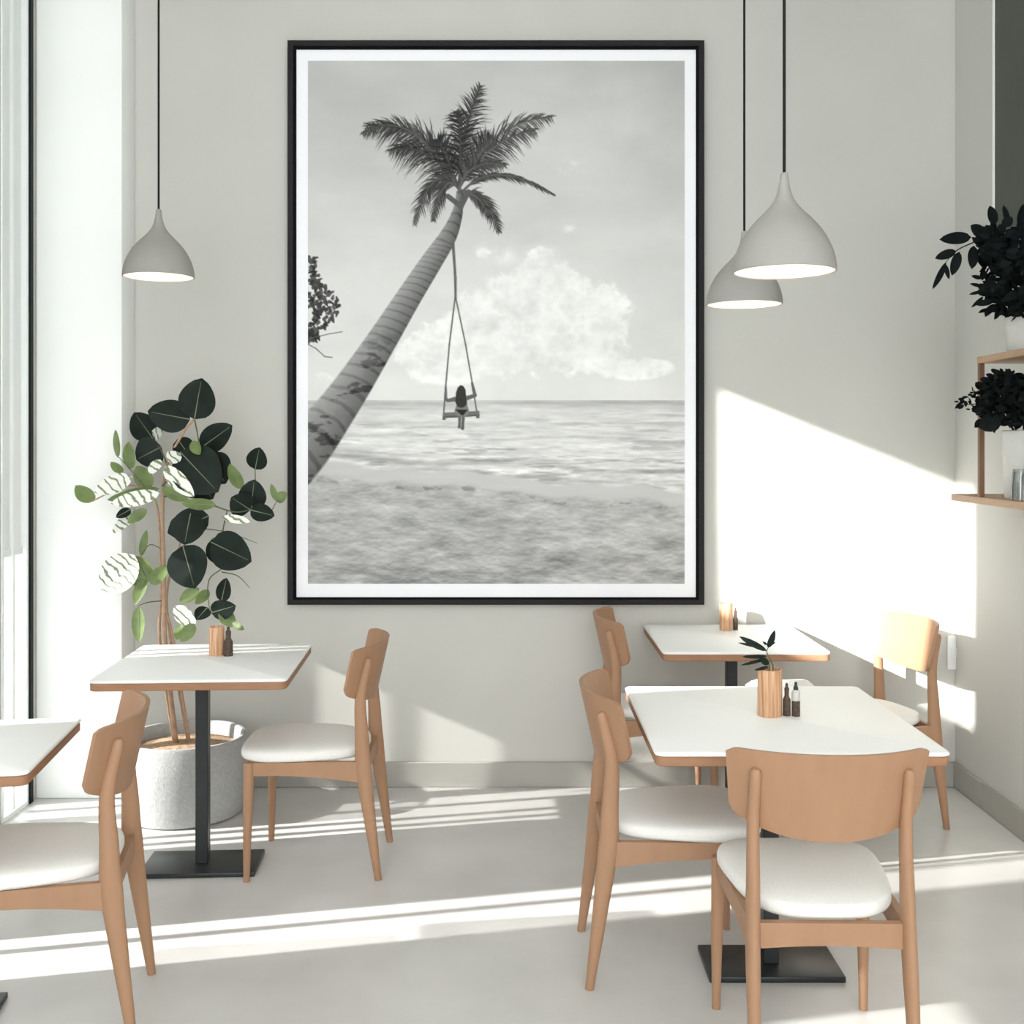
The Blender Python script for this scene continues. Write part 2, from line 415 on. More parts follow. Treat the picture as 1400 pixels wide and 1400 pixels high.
    rp = 5 + 6 * np.clip((Y - 330) / 300, 0, 1)
    ringn = np.sin(along / rp * 2.2 + 3 * fbm(30, 30, 141) + side * side * 1.6)
    tone -= 22 * sm(.45, 1, ringn)
    tone -= 46 * sm(.56, .7, fbm(22, 9, 151, 4)) * sm(430, 520, Y)
    tone -= 26 * sm(360, 270, Y)
    al = np.clip((1 - best) * 12, 0, 1)
    V[:] = V * (1 - al) + np.clip(tone, 40, 200) * al
    # fronds
    rr = random.Random(3)
    def frond(p0, p1, p2, ln, dark, droop=.8, n=46, start=.12, spread=1.0):
        prev = None
        for i in range(n + 1):
            t = i / n
            x = (1 - t) ** 2 * p0[0] + 2 * t * (1 - t) * p1[0] + t * t * p2[0]
            y = (1 - t) ** 2 * p0[1] + 2 * t * (1 - t) * p1[1] + t * t * p2[1]
            tx = 2 * (1 - t) * (p1[0] - p0[0]) + 2 * t * (p2[0] - p1[0]); ty = 2 * (1 - t) * (p1[1] - p0[1]) + 2 * t * (p2[1] - p1[1])
            L = math.hypot(tx, ty) + 1e-6; tx /= L; ty /= L
            if prev: stroke(prev, (x, y), 2.6 * (1 - t) + .8, 2.6 * (1 - t) + .7, dark + 10)
            prev = (x, y)
            if t < start: continue
            l = 1.12 * ln * (math.sin(PI * min(1, (t * .80 + .16))) ** .7) * rr.uniform(.55, 1.2)
            for sgn in (-1, 1):
                a = rr.uniform(.55, .85) * spread
                dx = tx * math.cos(a) - sgn * ty * math.sin(a); dy = ty * math.cos(a) + sgn * tx * math.sin(a)
                dy += droop * rr.uniform(.6, 1.2) * .6
                q = math.hypot(dx, dy); dx /= q; dy /= q
                m = (x + dx * l * .55, y + dy * l * .55)
                e = (m[0] + dx * l * .42, m[1] + dy * l * .42 + droop * l * .22)
                v = dark - 22 + rr.uniform(-18, 26)
                stroke((x, y), m, 1.6, 1.4, v, .95); stroke(m, e, 1.3, .4, v + 6, .9)
    c = (627, 258)
    frond(c, (590, 215), (567, 305), 24, 78, .55); frond(c, (606, 230), (592, 300), 20, 84, .6)
    frond(c, (600, 170), (503, 172), 40, 74, .75, 60); frond(c, (585, 190), (535, 205), 34, 66, .9)
    frond(c, (560, 140), (497, 182), 26, 84, .7, 50, .3)
    frond(c, (606, 200), (598, 190), 30, 70, .6); frond(c, (630, 180), (656, 118), 30, 66, .5, 60)
    frond(c, (632, 175), (624, 152), 26, 62, .9); frond(c, (650, 205), (668, 185), 30, 70, .6)
    frond(c, (668, 165), (752, 160), 32, 92, .8, 56, .2); frond(c, (665, 190), (730, 178), 30, 92, .8, 50, .2)
    frond((632, 262), (672, 214), (757, 266), 17, 84, .35, 56, .1, .5)
    frond((634, 262), (665, 258), (682, 316), 20, 82, .5); frond((634, 264), (655, 262), (668, 296), 16, 88, .5)
    frond(c, (640, 215), (690, 225), 22, 86, .7)
    poly([(612, 268), (630, 282), (640, 262)], 7, 92)
    # leaves entering at the left edge
    for i in range(190):
        t = rr.random(); cy = 350 + 118 * t; mx = 421 + (10 + 34 * math.exp(-((cy - 418) / 30) ** 2)) * rr.random()
        if cy < 385 and rr.random() < .6: continue
        a = rr.uniform(0, 2 * PI); l = rr.uniform(3, 7)
        stroke((mx, cy), (mx + l * math.cos(a), cy + l * math.sin(a)), 5, 2, rr.uniform(42, 95), .95)
    poly([(421, 470), (432, 476), (444, 487), (454, 488)], 1.2, 90); poly([(425, 462), (450, 456), (468, 453)], 1.1, 95)
    # swing
    poly([(618, 332), (621, 372), (622, 405), (614, 470), (609, 528), (606, 568)], 2.0, 92); poly([(620, 332), (623, 380), (623, 408), (636, 470), (645, 522), (652, 566)], 1.9, 98)
    fill([(606, 563.5), (655, 561), (655, 568), (606, 571)], 112); fill([(606, 568.5), (655, 566), (655, 568), (606, 571)], 84)
    fill([(604.5, 568), (609, 568), (609, 573.5), (604.5, 573.5)], 100); fill([(650.5, 566), (655, 566), (655, 571), (650.5, 571)], 96)
    poly([(622, 545), (612, 547), (609, 545), (609, 530)], [6.5, 4.5, 4.2, 3.2], 100); poly([(637, 544), (649, 540), (647, 532), (645, 523)], [6.5, 4.8, 4.2, 3.2], 98)
    fill([(621.5, 542), (638, 541), (638, 552), (640.5, 560), (640, 567), (633, 570), (629, 570), (623, 567), (621, 561), (624, 552)], 124)
    fill([(623, 560), (638.5, 560), (633, 567), (630.5, 567)], 40); poly([(623, 559.8), (639, 560)], 1.2, 44)
    poly([(628, 571), (628, 579), (627.5, 583)], [4.2, 3.6, 4.4], 98); poly([(633, 571), (632.5, 579), (632, 585)], [4.2, 3.6, 4.6], 92)
    fill([(629, 526), (633, 527), (636, 532), (637, 542), (638, 552), (634, 556), (630, 557), (625, 555), (622, 549), (623, 536), (625.5, 529)], 56)
    return np.clip(V, 20, 252), W, Hh

FD = 5.005                                            # depth of the picture frame's front face
pic = thing('framed_picture', 'large black framed black-and-white palm beach print with white mat on back wall', 'picture', P(678, 827, YB) * 1)
pic.location = (P(678, 827, FD).x, YB, P(678, 827, FD).z)
def rel(v): return (v[0] - pic.location[0], v[1] - pic.location[1], v[2] - pic.location[2])
def bar(bm, x0, y0, x1, y1, d0, d1, bev=0.0):
    a = P(x0, y1, FD); b = P(x1, y0, FD)
    box(bm, rel((a.x, d0, a.z)), rel((b.x, d1, b.z)), bev, 1)
bm = bmesh.new()
bar(bm, 393, 55, 963, 62.5, FD, YB - .001); bar(bm, 393, 820, 963, 827, FD, YB - .001)
bar(bm, 393, 62.5, 400.5, 820, FD, YB - .001); bar(bm, 955.5, 62.5, 963, 820, FD, YB - .001)
obj('frame', bm, M['frame'], pic, smooth=False)
bm = bmesh.new()
bar(bm, 400.5, 62.5, 955.5, 66.5, FD + .008, YB - .003); bar(bm, 400.5, 817, 955.5, 820, FD + .008, YB - .003)
bar(bm, 400.5, 66.5, 404.5, 817, FD + .008, YB - .003); bar(bm, 952, 66.5, 955.5, 817, FD + .008, YB - .003)
obj('inner_lip', bm, M['lip'], pic, smooth=False)
bm = bmesh.new(); bar(bm, 404, 66, 952.5, 817.5, FD + .014, YB - .004); mb = obj('mat_board', bm, M['mat'], pic, smooth=False)
V, W, Hh = make_print()
PD = FD + .0125
ii, jj = np.meshgrid(np.arange(W), np.arange(Hh))
s = PD / F
a = P(421, 83, PD); b = P(936, 798, PD)
co = np.empty((W * Hh, 3), np.float32)
co[:, 0] = (a.x + (b.x - a.x) * ii / (W - 1)).ravel() - pic.location[0]; co[:, 1] = PD - pic.location[1]; co[:, 2] = (a.z + (b.z - a.z) * jj / (Hh - 1)).ravel() - pic.location[2]
idx = (jj[:-1, :-1] * W + ii[:-1, :-1]).ravel()
quad = np.stack([idx, idx + W, idx + W + 1, idx + 1], 1).astype(np.int32)
me = bpy.data.meshes.new('print')
me.vertices.add(len(co)); me.vertices.foreach_set('co', co.ravel())
me.loops.add(quad.size); me.loops.foreach_set('vertex_index', quad.ravel())
me.polygons.add(len(quad)); me.polygons.foreach_set('loop_start', np.arange(len(quad), dtype=np.int32) * 4)
me.update(calc_edges=True)
lin = V / 255.0; lin = np.where(lin <= .04045, lin / 12.92, ((lin + .055) / 1.055) ** 2.4).astype(np.float32)
att = me.color_attributes.new('tone', 'FLOAT_COLOR', 'POINT')
cc = np.ones((W * Hh, 4), np.float32); cc[:, 0] = lin.ravel() * .998; cc[:, 1] = lin.ravel(); cc[:, 2] = lin.ravel() * .985
att.data.foreach_set('color', cc.ravel())
m = bpy.data.materials.new('print_paper'); m.use_nodes = True; nt = m.node_tree; bs = nt.nodes['Principled BSDF']
at = nt.nodes.new('ShaderNodeAttribute'); at.attribute_name = 'tone'
mul = nt.nodes.new('ShaderNodeMixRGB'); mul.blend_type = 'MULTIPLY'; mul.inputs[0].default_value = 1; mul.inputs[2].default_value = (.985, .985, .985, 1)
nt.links.new(at.outputs['Color'], mul.inputs[1]); nt.links.new(mul.outputs[0], bs.inputs['Base Color'])
bs.inputs['Roughness'].default_value = .6; bs.inputs['Specular IOR Level'].default_value = .1
me.materials.append(m)
o = bpy.data.objects.new('print', me); C.objects.link(o); o.parent = mb

# ------------------------------------------------------------------ pendants
def make_pendant(label, loc):
    t = thing('pendant_lamp', label, 'lamp', loc, 0, 'grey cone pendant lamps')
    R = .135
    prof = [(1.0, 0), (.995, .10), (.965, .28), (.90, .48), (.80, .68), (.68, .86), (.53, 1.03), (.38, 1.18), (.25, 1.33), (.165, 1.48), (.115, 1.65), (.085, 1.82), (.07, 1.93), (.045, 1.95)]
    pr = spline([(r * R, 0, z * R) for r, z in prof], 4)
    bm = bmesh.new(); lathe(bm, [(p.x, p.z) for p in pr], 64)
    lathe(bm, [(R, 0), (R - .004, -.001), (R - .005, .003)], 64)
    so = obj('shade', bm, M['shade'], t, ang=60)
    bm = bmesh.new(); lathe(bm, [(max(p.x - .005, .004), p.z + .002) for p in pr[:40]] + [(0, pr[40].z)], 64)
    obj('shade_lining', bm, M['shade_in'], so, ang=60)
    bm = bmesh.new(); lathe(bm, [(0, .055), (.014, .058), (.027, .075), (.028, .09), (.02, .11), (.014, .13), (.014, .16), (0, .16)], 24)
    obj('bulb', bm, M['bulb'], t)
    bm = bmesh.new(); tube(bm, [(0, 0, .255), (0, 0, ZC - loc[2] - .02)], [.0042, .0042], 10); obj('cord', bm, M['cord'], t)
    bm = bmesh.new(); lathe(bm, [(0, 0), (.05, .002), (.055, .008), (.055, .022), (0, .022)], 32, (0, 0, ZC - loc[2] - .022)); obj('ceiling_canopy', bm, M['shade'], t)
    return t
make_pendant('grey cone pendant lamp hanging over the left table by the tall plant', (-1.372, 4.26, 2.225))
make_pendant('largest grey cone pendant lamp, nearest, hanging over the front right table', (.722, 2.91, 2.034))
make_pendant('grey cone pendant lamp half hidden behind the nearest pendant', (.832, 3.93, 2.076))

# ------------------------------------------------------------------ tables
def make_table(label, loc, w, d, rz=0, poff=(0, 0), bw=.42, bd=.23):
    t = thing('cafe_table', label, 'table', loc, rz, 'square white cafe tables')
    bm = bmesh.new(); outline_slab(bm, rrect(w, d, .022), .739, .75, .003); obj('table_top', bm, M['top'], t)
    bm = bmesh.new(); outline_slab(bm, rrect(w - .004, d - .004, .022), .712, .739, .003); obj('wood_edge', bm, M['wood_h'], t)
    bm = bmesh.new(); px, py = poff
    box(bm, (px - .023, py - .023, .018), (px + .023, py + .023, .705), .002, 1); box(bm, (px - .12, py - .12, .704), (px + .12, py + .12, .712))
    obj('pole', bm, M['black'], t)
    bm = bmesh.new(); box(bm, (px - bw / 2, py - bd / 2, 0), (px + bw / 2, py + bd / 2, .018), .003, 2); obj('base_plate', bm, M['black'], t)
    return t
make_table('white square table in front of the tall leafy plant, on black pole', (-1.155, 4.19, 0), .69, .69, math.radians(3), (-.005, -.09))
make_table('largest white square table, front right, with a leafy sprig in a wooden cup', (.782, 3.345, 0), .795, .81, 0, (-.004, -.03), .40, .21)
make_table('white square table at back right, against the back wall', (.935, 4.695, 0), .67, .67, 0, (.005, .01), .40, .22)
make_table('white table cut off by the left edge, beside the window', (-1.62, 3.0, 0), .72, .56, math.radians(8), (0, 0), .40, .2)

# ------------------------------------------------------------------ chairs
def cushion_bm():
    bm = bmesh.new(); n = 56; yc = .02
    def plan(k):
        a = 2 * PI * k / n; c, s_ = math.cos(a), math.sin(a); e = 2 / 3.4
        x = math.copysign(abs(c) ** e, c); y = math.copysign(abs(s_) ** e, s_)
        hw = .205 + .03 * y
        return x * hw, y * .232
    lay = [(.90, .428), (.975, .430), (1.0, .438), (1.0, .452), (.985, .462), (.95, .470), (.86, .477), (.6, .482), (.25, .483)]
    rings = []
    for sc, z in lay:
        rings.append([bm.verts.new((plan(k)[0] * sc, yc + plan(k)[1] * sc, z - .006 * (1 - (plan(k)[0] * sc / .23) ** 2) * (z > .469))) for k in range(n)])
    for A, B in zip(rings, rings[1:]):
        for k in range(n): bm.faces.new((A[k], A[(k + 1) % n], B[(k + 1) % n], B[k]))
    bm.faces.new(rings[0][::-1]); bm.faces.new(rings[-1])
    return bm

def backrest_bm(zt=.845, zb=.625, half=.243, R=.36):
    bm = bmesh.new(); nu, nv, th = 36, 10, .013; am = math.asin(half / R)
    def pt(u, v, r):
        a = u * am
        e = max(0, (abs(u) - .86) / .14)
        top = zt - .004 * u * u - .010 * e ** 3; bot = zb + .052 * abs(u) ** 2.2 + .018 * e ** 3
        z = bot + (top - bot) * v
        y0 = -.232 - (z - .63) * .22
        taper = 1 - .05 * (1 - v)
        return Vector((r * math.sin(a) * taper, y0 + R - r * math.cos(a), z))
    fr = [[bm.verts.new(pt(-1 + 2 * i / nu, j / nv, R - th / 2)) for i in range(nu + 1)] for j in range(nv + 1)]
    bk = [[bm.verts.new(pt(-1 + 2 * i / nu, j / nv, R + th / 2)) for i in range(nu + 1)] for j in range(nv + 1)]
    for j in range(nv):
        for i in range(nu):
            bm.faces.new((fr[j][i], fr[j][i + 1], fr[j + 1][i + 1], fr[j + 1][i])); bm.faces.new((bk[j][i + 1], bk[j][i], bk[j + 1][i], bk[j + 1][i + 1]))
    for i in range(nu):
        bm.faces.new((fr[0][i + 1], fr[0][i], bk[0][i], bk[0][i + 1])); bm.faces.new((fr[nv][i], fr[nv][i + 1], bk[nv][i + 1], bk[nv][i]))
    for j in range(nv):
        bm.faces.new((fr[j][0], fr[j + 1][0], bk[j + 1][0], bk[j][0])); bm.faces.new((fr[j + 1][nu], fr[j][nu], bk[j][nu], bk[j + 1][nu]))
    return bm

def rail_bm(p, q, h0, h1, top, th, dip=0.0):
    """board rail from p to q (x,y), heights h0 at p and h1 at q, bottom edge arched"""
    bm = bmesh.new(); p, q = Vector((*p, 0)), Vector((*q, 0)); d = (q - p); nrm = Vector((-d.y, d.x, 0)).normalized() * th / 2
    n = 10; rows = []
    for i in range(n + 1):
        t = i / n; c = p + d * t; hh = h0 + (h1 - h0) * t - dip * math.sin(PI * t)
        rows.append([bm.verts.new(c + nrm * s_ + Vector((0, 0, z))) for s_, z in ((1, top - hh), (1, top), (-1, top), (-1, top - hh))])
    for A, B in zip(rows, rows[1:]):
        for k in range(4): bm.faces.new((A[k], A[(k + 1) % 4], B[(k + 1) % 4], B[k]))
    bm.faces.new(rows[0]); bm.faces.new(rows[-1][::-1])
    return bm

def make_chair(label, loc, rz):
    t = thing('dining_chair', label, 'chair', loc, rz, 'beech dining chairs with pale seats')
    obj('seat', cushion_bm(), M['seat'], t, ang=60)
    obj('backrest', backrest_bm(), M['wood'], t, ang=50)
    for s_ in (-1, 1):
        bm = bmesh.new()
        pts = spline([(s_ * .190, -.268, 0), (s_ * .189, -.240, .2), (s_ * .187, -.214, .40), (s_ * .185, -.208, .52), (s_ * .184, -.203, .66), (s_ * .183, -.231, .79)], 6)
        rs = []
        for p in pts:
            z = p.z
            rb = .0125 + (.030 - .0125) * min(1, z / .40) if z < .40 else max(.0125, .030 - (z - .40) * .040)
            ra = .012 + .0055 * min(1, z / .3) if z < .45 else max(.012, .0175 - (z - .45) * .012)
            rs.append((ra, rb))
        end = pts[-1] + Vector((0, -.002, .010)); pts.append(end); rs.append((rs[-1][0] * .55, rs[-1][1] * .55))
        tube(bm, pts, rs, 16); obj('leg', bm, M['wood'], t, ang=50)
    for s_ in (-1, 1):
        bm = bmesh.new(); tube(bm, [(s_ * .205, .205, 0), (s_ * .203, .202, .2), (s_ * .200, .198, .36), (s_ * .200, .197, .428)], [.0115, .016, .0195, .0195], 16)
        obj('leg', bm, M['wood'], t, ang=50)
    for s_ in (-1, 1):
        obj('side_rail', rail_bm((s_ * .186, -.205), (s_ * .199, .19), .075, .048, .428, .02, .010), M['wood'], t, ang=50)
    obj('back_rail', rail_bm((-.182, -.212), (.182, -.212), .062, .062, .425, .02, .008), M['wood'], t, ang=50)
    obj('front_rail', rail_bm((-.195, .197), (.195, .197), .05, .05, .426, .02, .006), M['wood'], t, ang=50)
    return t
R_ = math.radians
ch = make_chair('beech chair with pale seat, right of the left table, facing it', (-.752, 4.16, 0), R_(90))
chairs = [((-1.30, 3.03, 0), 101, 'beech chair cut off by the left edge, pulled to the left-edge table'),
          ((.492, 3.365, 0), -90, 'beech chair with grey seat tucked under the left side of the front right table'),
          ((.772, 2.86, 0), -1, 'nearest beech chair, seen from behind, with broad curved wooden back'),
          ((.635, 4.74, 0), -90, 'beech chair against the back wall, left of the back right table'),
          ((1.47, 4.60, 0), 106, 'beech chair in the back right corner, right of the back table')]
for loc, a, lab in chairs: dup(ch, loc, R_(a), lab)

# low-backed cream stool between the two right tables
st = thing('low_stool', 'small cream low-backed stool between the front and back right tables', 'stool', (.985, 4.13, 0))
bm = bmesh.new(); outline_slab(bm, rrect(.25, .22, .04), .43, .465, .01); obj('seat', bm, M['seat'], st)
bm = bmesh.new()
rows = []
for i in range(13):
    u = -1 + i / 6
    y = -.12 + .03 * u * u
    zt = .715 - .025 * max(0, (abs(u) - .6) / .4) ** 2
    rows.append([bm.verts.new((u * .125, y + o_, z)) for o_, z in ((.007, .56), (.007, zt), (-.007, zt), (-.007, .56))])
for A, B in zip(rows, rows[1:]):
    for k in range(4): bm.faces.new((A[k], A[(k + 1) % 4], B[(k + 1) % 4], B[k]))
bm.faces.new(rows[0]); bm.faces.new(rows[-1][::-1])
obj('backrest', bm, M['seat'], st, ang=50)
for sx in (-1, 1):
    for sy in (-1, 1):
        bm = bmesh.new(); top = .43 if sy > 0 else .66
        tube(bm, [(sx * .11, sy * .10, 0), (sx * .10, sy * .092, .43)] + ([(sx * .095, -.098, top)] if sy < 0 else []), [.01, .013, .009], 12)
        obj('leg', bm, M['wood'], st)

# ------------------------------------------------------------------ tall plant in the round planter
PX, PY = -1.405, 4.715
pl = thing('potted_plant', 'tall leafy plant with round dark leaves in a round pale concrete planter', 'plant', (PX, PY, 0))
bm = bmesh.new(); lathe(bm, [(0, 0), (.236, 0), (.247, .008), (.254, .05), (.258, .2), (.258, .32), (.252, .33), (.240, .33), (.234, .322), (.230, .27), (0, .27)], 72)
po = obj('planter', bm, M['concrete'], pl)
bm = bmesh.new()
rings = []
for i, r in enumerate((0, .06, .12, .18, .228)):
    rings.append((r, .302 - .03 * (r / .23) ** 2))
lathe(bm, rings[::-1], 48); obj('soil', bm, M['soil'], po)
def L(zx, zy, d): return P(zx / 2.8, 450 + zy / 2.8, d) - Vector((PX, PY, 0))
dark = [(745, 345, 770, 188, 128, 4.6), (728, 345, 565, 315, 112, 4.62), (590, 425, 515, 318, 105, 4.78), (618, 450, 522, 500, 108, 4.70), (768, 455, 890, 368, 88, 4.66),
        (690, 470, 830, 620, 165, 4.60), (800, 480, 860, 590, 110, 4.63), (680, 420, 735, 500, 70, 4.66), (740, 560, 815, 650, 90, 4.64), (800, 715, 640, 780, 100, 4.62), (730, 705, 705, 825, 120, 4.60), (780, 760, 690, 730, 90, 4.66),
        (700, 828, 745, 992, 142, 4.57), (808, 815, 962, 890, 130, 4.58), (815, 800, 850, 900, 80, 4.63), (977, 537, 992, 455, 70, 4.7), (962, 690, 972, 578, 92, 4.63), (960, 692, 885, 645, 92, 4.62), (958, 692, 1052, 715, 60, 4.6),
        (848, 1042, 866, 955, 50, 4.55), (808, 1085, 900, 1060, 70, 4.5), (500, 690, 445, 720, 32, 4.55), (795, 1065, 752, 1112, 52, 4.5)]
fresh = [(452, 492, 441, 385, 24, 4.66), (500, 535, 490, 435, 45, 4.62), (470, 548, 424, 510, 34, 4.6), (360, 658, 290, 598, 66, 4.58), (580, 605, 520, 525, 72, 4.62), (610, 610, 410, 655, 42, 4.56), (620, 610, 722, 655, 44, 4.58), (825, 672, 698, 668, 42, 4.56),
         (562, 690, 488, 742, 42, 4.56), (925, 612, 878, 520, 48, 4.62), (1062, 660, 1038, 592, 26, 4.6), (1058, 656, 1098, 628, 40, 4.6), (515, 870, 585, 968, 58, 4.6), (532, 985, 508, 915, 50, 4.62), (578, 975, 640, 905, 50, 4.6), (540, 870, 560, 770, 28, 4.66),
         (556, 955, 515, 1052, 44, 4.58), (530, 1060, 532, 1200, 46, 4.58), (762, 992, 688, 1045, 46, 4.56), (745, 1128, 690, 1196, 48, 4.54), (842, 1075, 900, 1138, 52, 4.5), (890, 1125, 936, 1150, 26, 4.48), (690, 1130, 680, 1190, 34, 4.56), (735, 430, 765, 480, 40, 4.6), (800, 1000, 750, 1050, 38, 4.54)]
pale = [(505, 565, 362, 625, 66, 4.57), (610, 628, 425, 668, 56, 4.55), (628, 525, 745, 640, 66, 4.57), (515, 865, 398, 1018, 140, 4.6), (665, 1065, 748, 1128, 62, 4.56), (520, 700, 430, 780, 44, 4.6), (690, 505, 640, 470, 50, 4.58), (615, 500, 570, 555, 40, 4.58), (850, 720, 960, 735, 30, 4.58), (620, 400, 585, 390, 50, 4.7)]
for nm, lst, m_, fold in (('dark_leaves', dark, 'leaf', .10), ('fresh_leaves', fresh, 'leaf_y', .25), ('variegated_leaves', pale, 'leaf_v', .2)):
    bm = bmesh.new()
    for bx, by, tx, ty, w, d in lst:
        rl = random.uniform(-.25, .25)
        leaf(bm, L(bx, by, d + .03), L(tx, ty, d - random.uniform(-.02, .05)), w / 2.8 * d / F * (1.17 if nm == 'dark_leaves' else 1.08), fold=fold, curl=random.uniform(-.02, .08), n=12, roll=rl, blunt=.82 if nm == 'dark_leaves' else .9, rib=1 if nm != 'variegated_leaves' else None)
    obj(nm, bm, [M[m_], M['vein']], pl, ang=180)
bm = bmesh.new()
g0 = Vector((0, 0, .29))
def twig(pts, r0, r1, n=6):
    q = spline(pts, n); tube(bm, q, [r0 + (r1 - r0) * i / (len(q) - 1) for i in range(len(q))], 8)
twig([Vector((-.03, -.02, .27)), L(632, 1200, 4.68), L(628, 950, 4.7), L(622, 680, 4.7), L(640, 520, 4.68), L(700, 400, 4.66), L(742, 345, 4.63)], .012, .004)
twig([Vector((.02, .0, .27)), L(655, 1200, 4.70), L(640, 1000, 4.72), L(690, 820, 4.68), L(720, 700, 4.66)], .008, .003)
twig([Vector((-.05, .02, .27)), L(612, 1200, 4.72), L(618, 1000, 4.73), L(605, 700, 4.73), L(560, 620, 4.65), L(480, 600, 4.62), L(360, 655, 4.6)], .008, .003)
twig([Vector((.03, -.02, .27)), L(662, 1180, 4.68), L(628, 1060, 4.69)], .006, .004)
NTR = len(bm.faces)
twig([L(622, 640, 4.7), L(720, 640, 4.66), L(830, 680, 4.63), L(900, 700, 4.63), L(962, 692, 4.64)], .005, .002)
twig([L(962, 692, 4.64), L(976, 600, 4.67), L(977, 537, 4.71)], .003, .0015)
twig([L(965, 692, 4.64), L(1030, 700, 4.63), L(1060, 658, 4.62)], .003, .0015)
twig([L(870, 690, 4.63), L(850, 800, 4.62), L(860, 900, 4.6), L(800, 960, 4.58), L(800, 1060, 4.53), L(815, 1085, 4.5)], .003, .002)
twig([L(620, 600, 4.68), L(660, 560, 4.66), L(700, 475, 4.63)], .004, .002)
twig([L(628, 900, 4.7), L(580, 970, 4.63), L(520, 870, 4.62)], .003, .002)
twig([L(628, 1040, 4.7), L(570, 1045, 4.63), L(530, 1058, 4.6)], .0025, .0015)
twig([L(705, 760, 4.67), L(790, 765, 4.64), L(880, 780, 4.62), L(985, 820, 4.6)], .003, .0012)
twig([L(850, 930, 4.6), L(910, 945, 4.58), L(958, 992, 4.56)], .003, .0012)
twig([L(540, 865, 4.66), L(575, 825, 4.68), L(625, 845, 4.7)], .002, .002)
twig([L(560, 610, 4.65), L(500, 540, 4.64), L(455, 490, 4.66)], .003, .0015)
twig([L(640, 520, 4.68), L(620, 470, 4.7), L(590, 430, 4.76)], .004, .002)
twig([L(745, 345, 4.63), L(760, 450, 4.64), L(720, 500, 4.66)], .003, .002)
bm.faces.ensure_lookup_table()
for f in bm.faces[NTR:]: f.material_index = 1
obj('stems', bm, [M['stem'], M['stem_g']], pl, ang=180)

# ------------------------------------------------------------------ things on the tables
TZ = .75
def cup(label, x, y, r, h, group='ribbed wooden cups on the tables'):
    bm = bmesh.new()
    lathe(bm, [(0, 0), (r * .94, 0), (r, .004), (r, h - .003), (r - .002, h), (r - .005, h), (r - .006, h - .004), (r - .006, .012), (0, .012)], 40)
    o = obj('wooden_cup', bm, M['ribbed']); o.location = (x, y, TZ); return tag(o, label, 'cup', group)
def shaker(label, x, y, r, h, name='pepper_mill', cap='bark', band=False):
    t = thing(name, label, 'shaker', (x, y, TZ))
    bm = bmesh.new(); lathe(bm, [(0, 0), (r, 0), (r, h * .42), (r * .8, h * .5), (0, h * .5)] if band else [(0, 0), (r, 0), (r * .96, h * .5), (r * .6, h * .58), (r * .5, h * .66), (0, h * .66)], 24); obj('body', bm, M['bark'], t)
    if band:
        bm = bmesh.new(); lathe(bm, [(0, h * .45), (r * 1.02, h * .45), (r * 1.02, h * .7), (r * .7, h * .76), (0, h * .76)], 24); obj('collar', bm, M['pot'], t)
    z0 = h * (.74 if band else .64)
    bm = bmesh.new(); lathe(bm, [(0, z0), (r * .55, z0), (r * .6, h * .82), (r * .35, h * .88), (r * .3, h * .92), (r * .38, h * .96), (0, h)], 24); obj('cap', bm, M[cap], t)
    return t
cup('ribbed wooden cup with leafy sprig, on the front right table', .786, 3.345, .037, .142)
cup('small ribbed wooden cup on the left table', -1.157, 4.30, .029, .112)
cup('small ribbed wooden cup on the back right table', .952, 4.88, .029, .120)
shaker('tall dark pepper mill touching the wooden cup on the front right table', .8375, 3.345, .012, .10)
shaker('dark salt shaker with white collar, at right of the front table cup', .864, 3.34, .0125, .105, 'salt_shaker', 'black', True)
shaker('dark pepper mill beside the wooden cup on the left table', -1.108, 4.285, .018, .115)
shaker('small dark pepper mill beside the cup on the back right table', .994, 4.88, .011, .098)
sp = thing('leaf_sprig', 'leafy green sprig standing in the wooden cup on the front right table', 'plant', (.786, 3.345, TZ + .014))
bm = bmesh.new()
def S(x, y, d=3.33): return P(950 + x / 7, 800 + y / 7, d) - Vector(sp.location)
twig2 = lambda pts, r0, r1: tube(bm, spline(pts, 6), [r0 + (r1 - r0) * i / ((len(pts) - 1) * 6) for i in range((len(pts) - 1) * 6 + 1)], 8)
twig2([Vector((.004, 0, 0)), S(750, 830), S(735, 740), S(690, 645), S(700, 600)], .0032, .0012)
twig2([Vector((-.004, 0, 0)), S(715, 820), S(700, 720), S(680, 690)], .003, .0012)
obj('stem', bm, M['stem_g'], sp, ang=180)
bm = bmesh.new()
for a in ((690, 630, 430, 495, 60), (665, 600, 420, 555, 30), (700, 600, 768, 440, 62), (715, 580, 775, 545, 16), (690, 570, 655, 545, 22), (690, 680, 470, 690, 40), (690, 700, 455, 770, 34), (708, 780, 580, 815, 34), (705, 760, 625, 700, 60), (690, 700, 600, 740, 22)):
    leaf(bm, S(a[0], a[1], 3.33), S(a[2], a[3], 3.31 + random.uniform(-.02, .03)), a[4] / 7 * 3.33 / F, n=8, fold=.3, curl=.1)
obj('leaves', bm, M['leaf'], sp, ang=180)

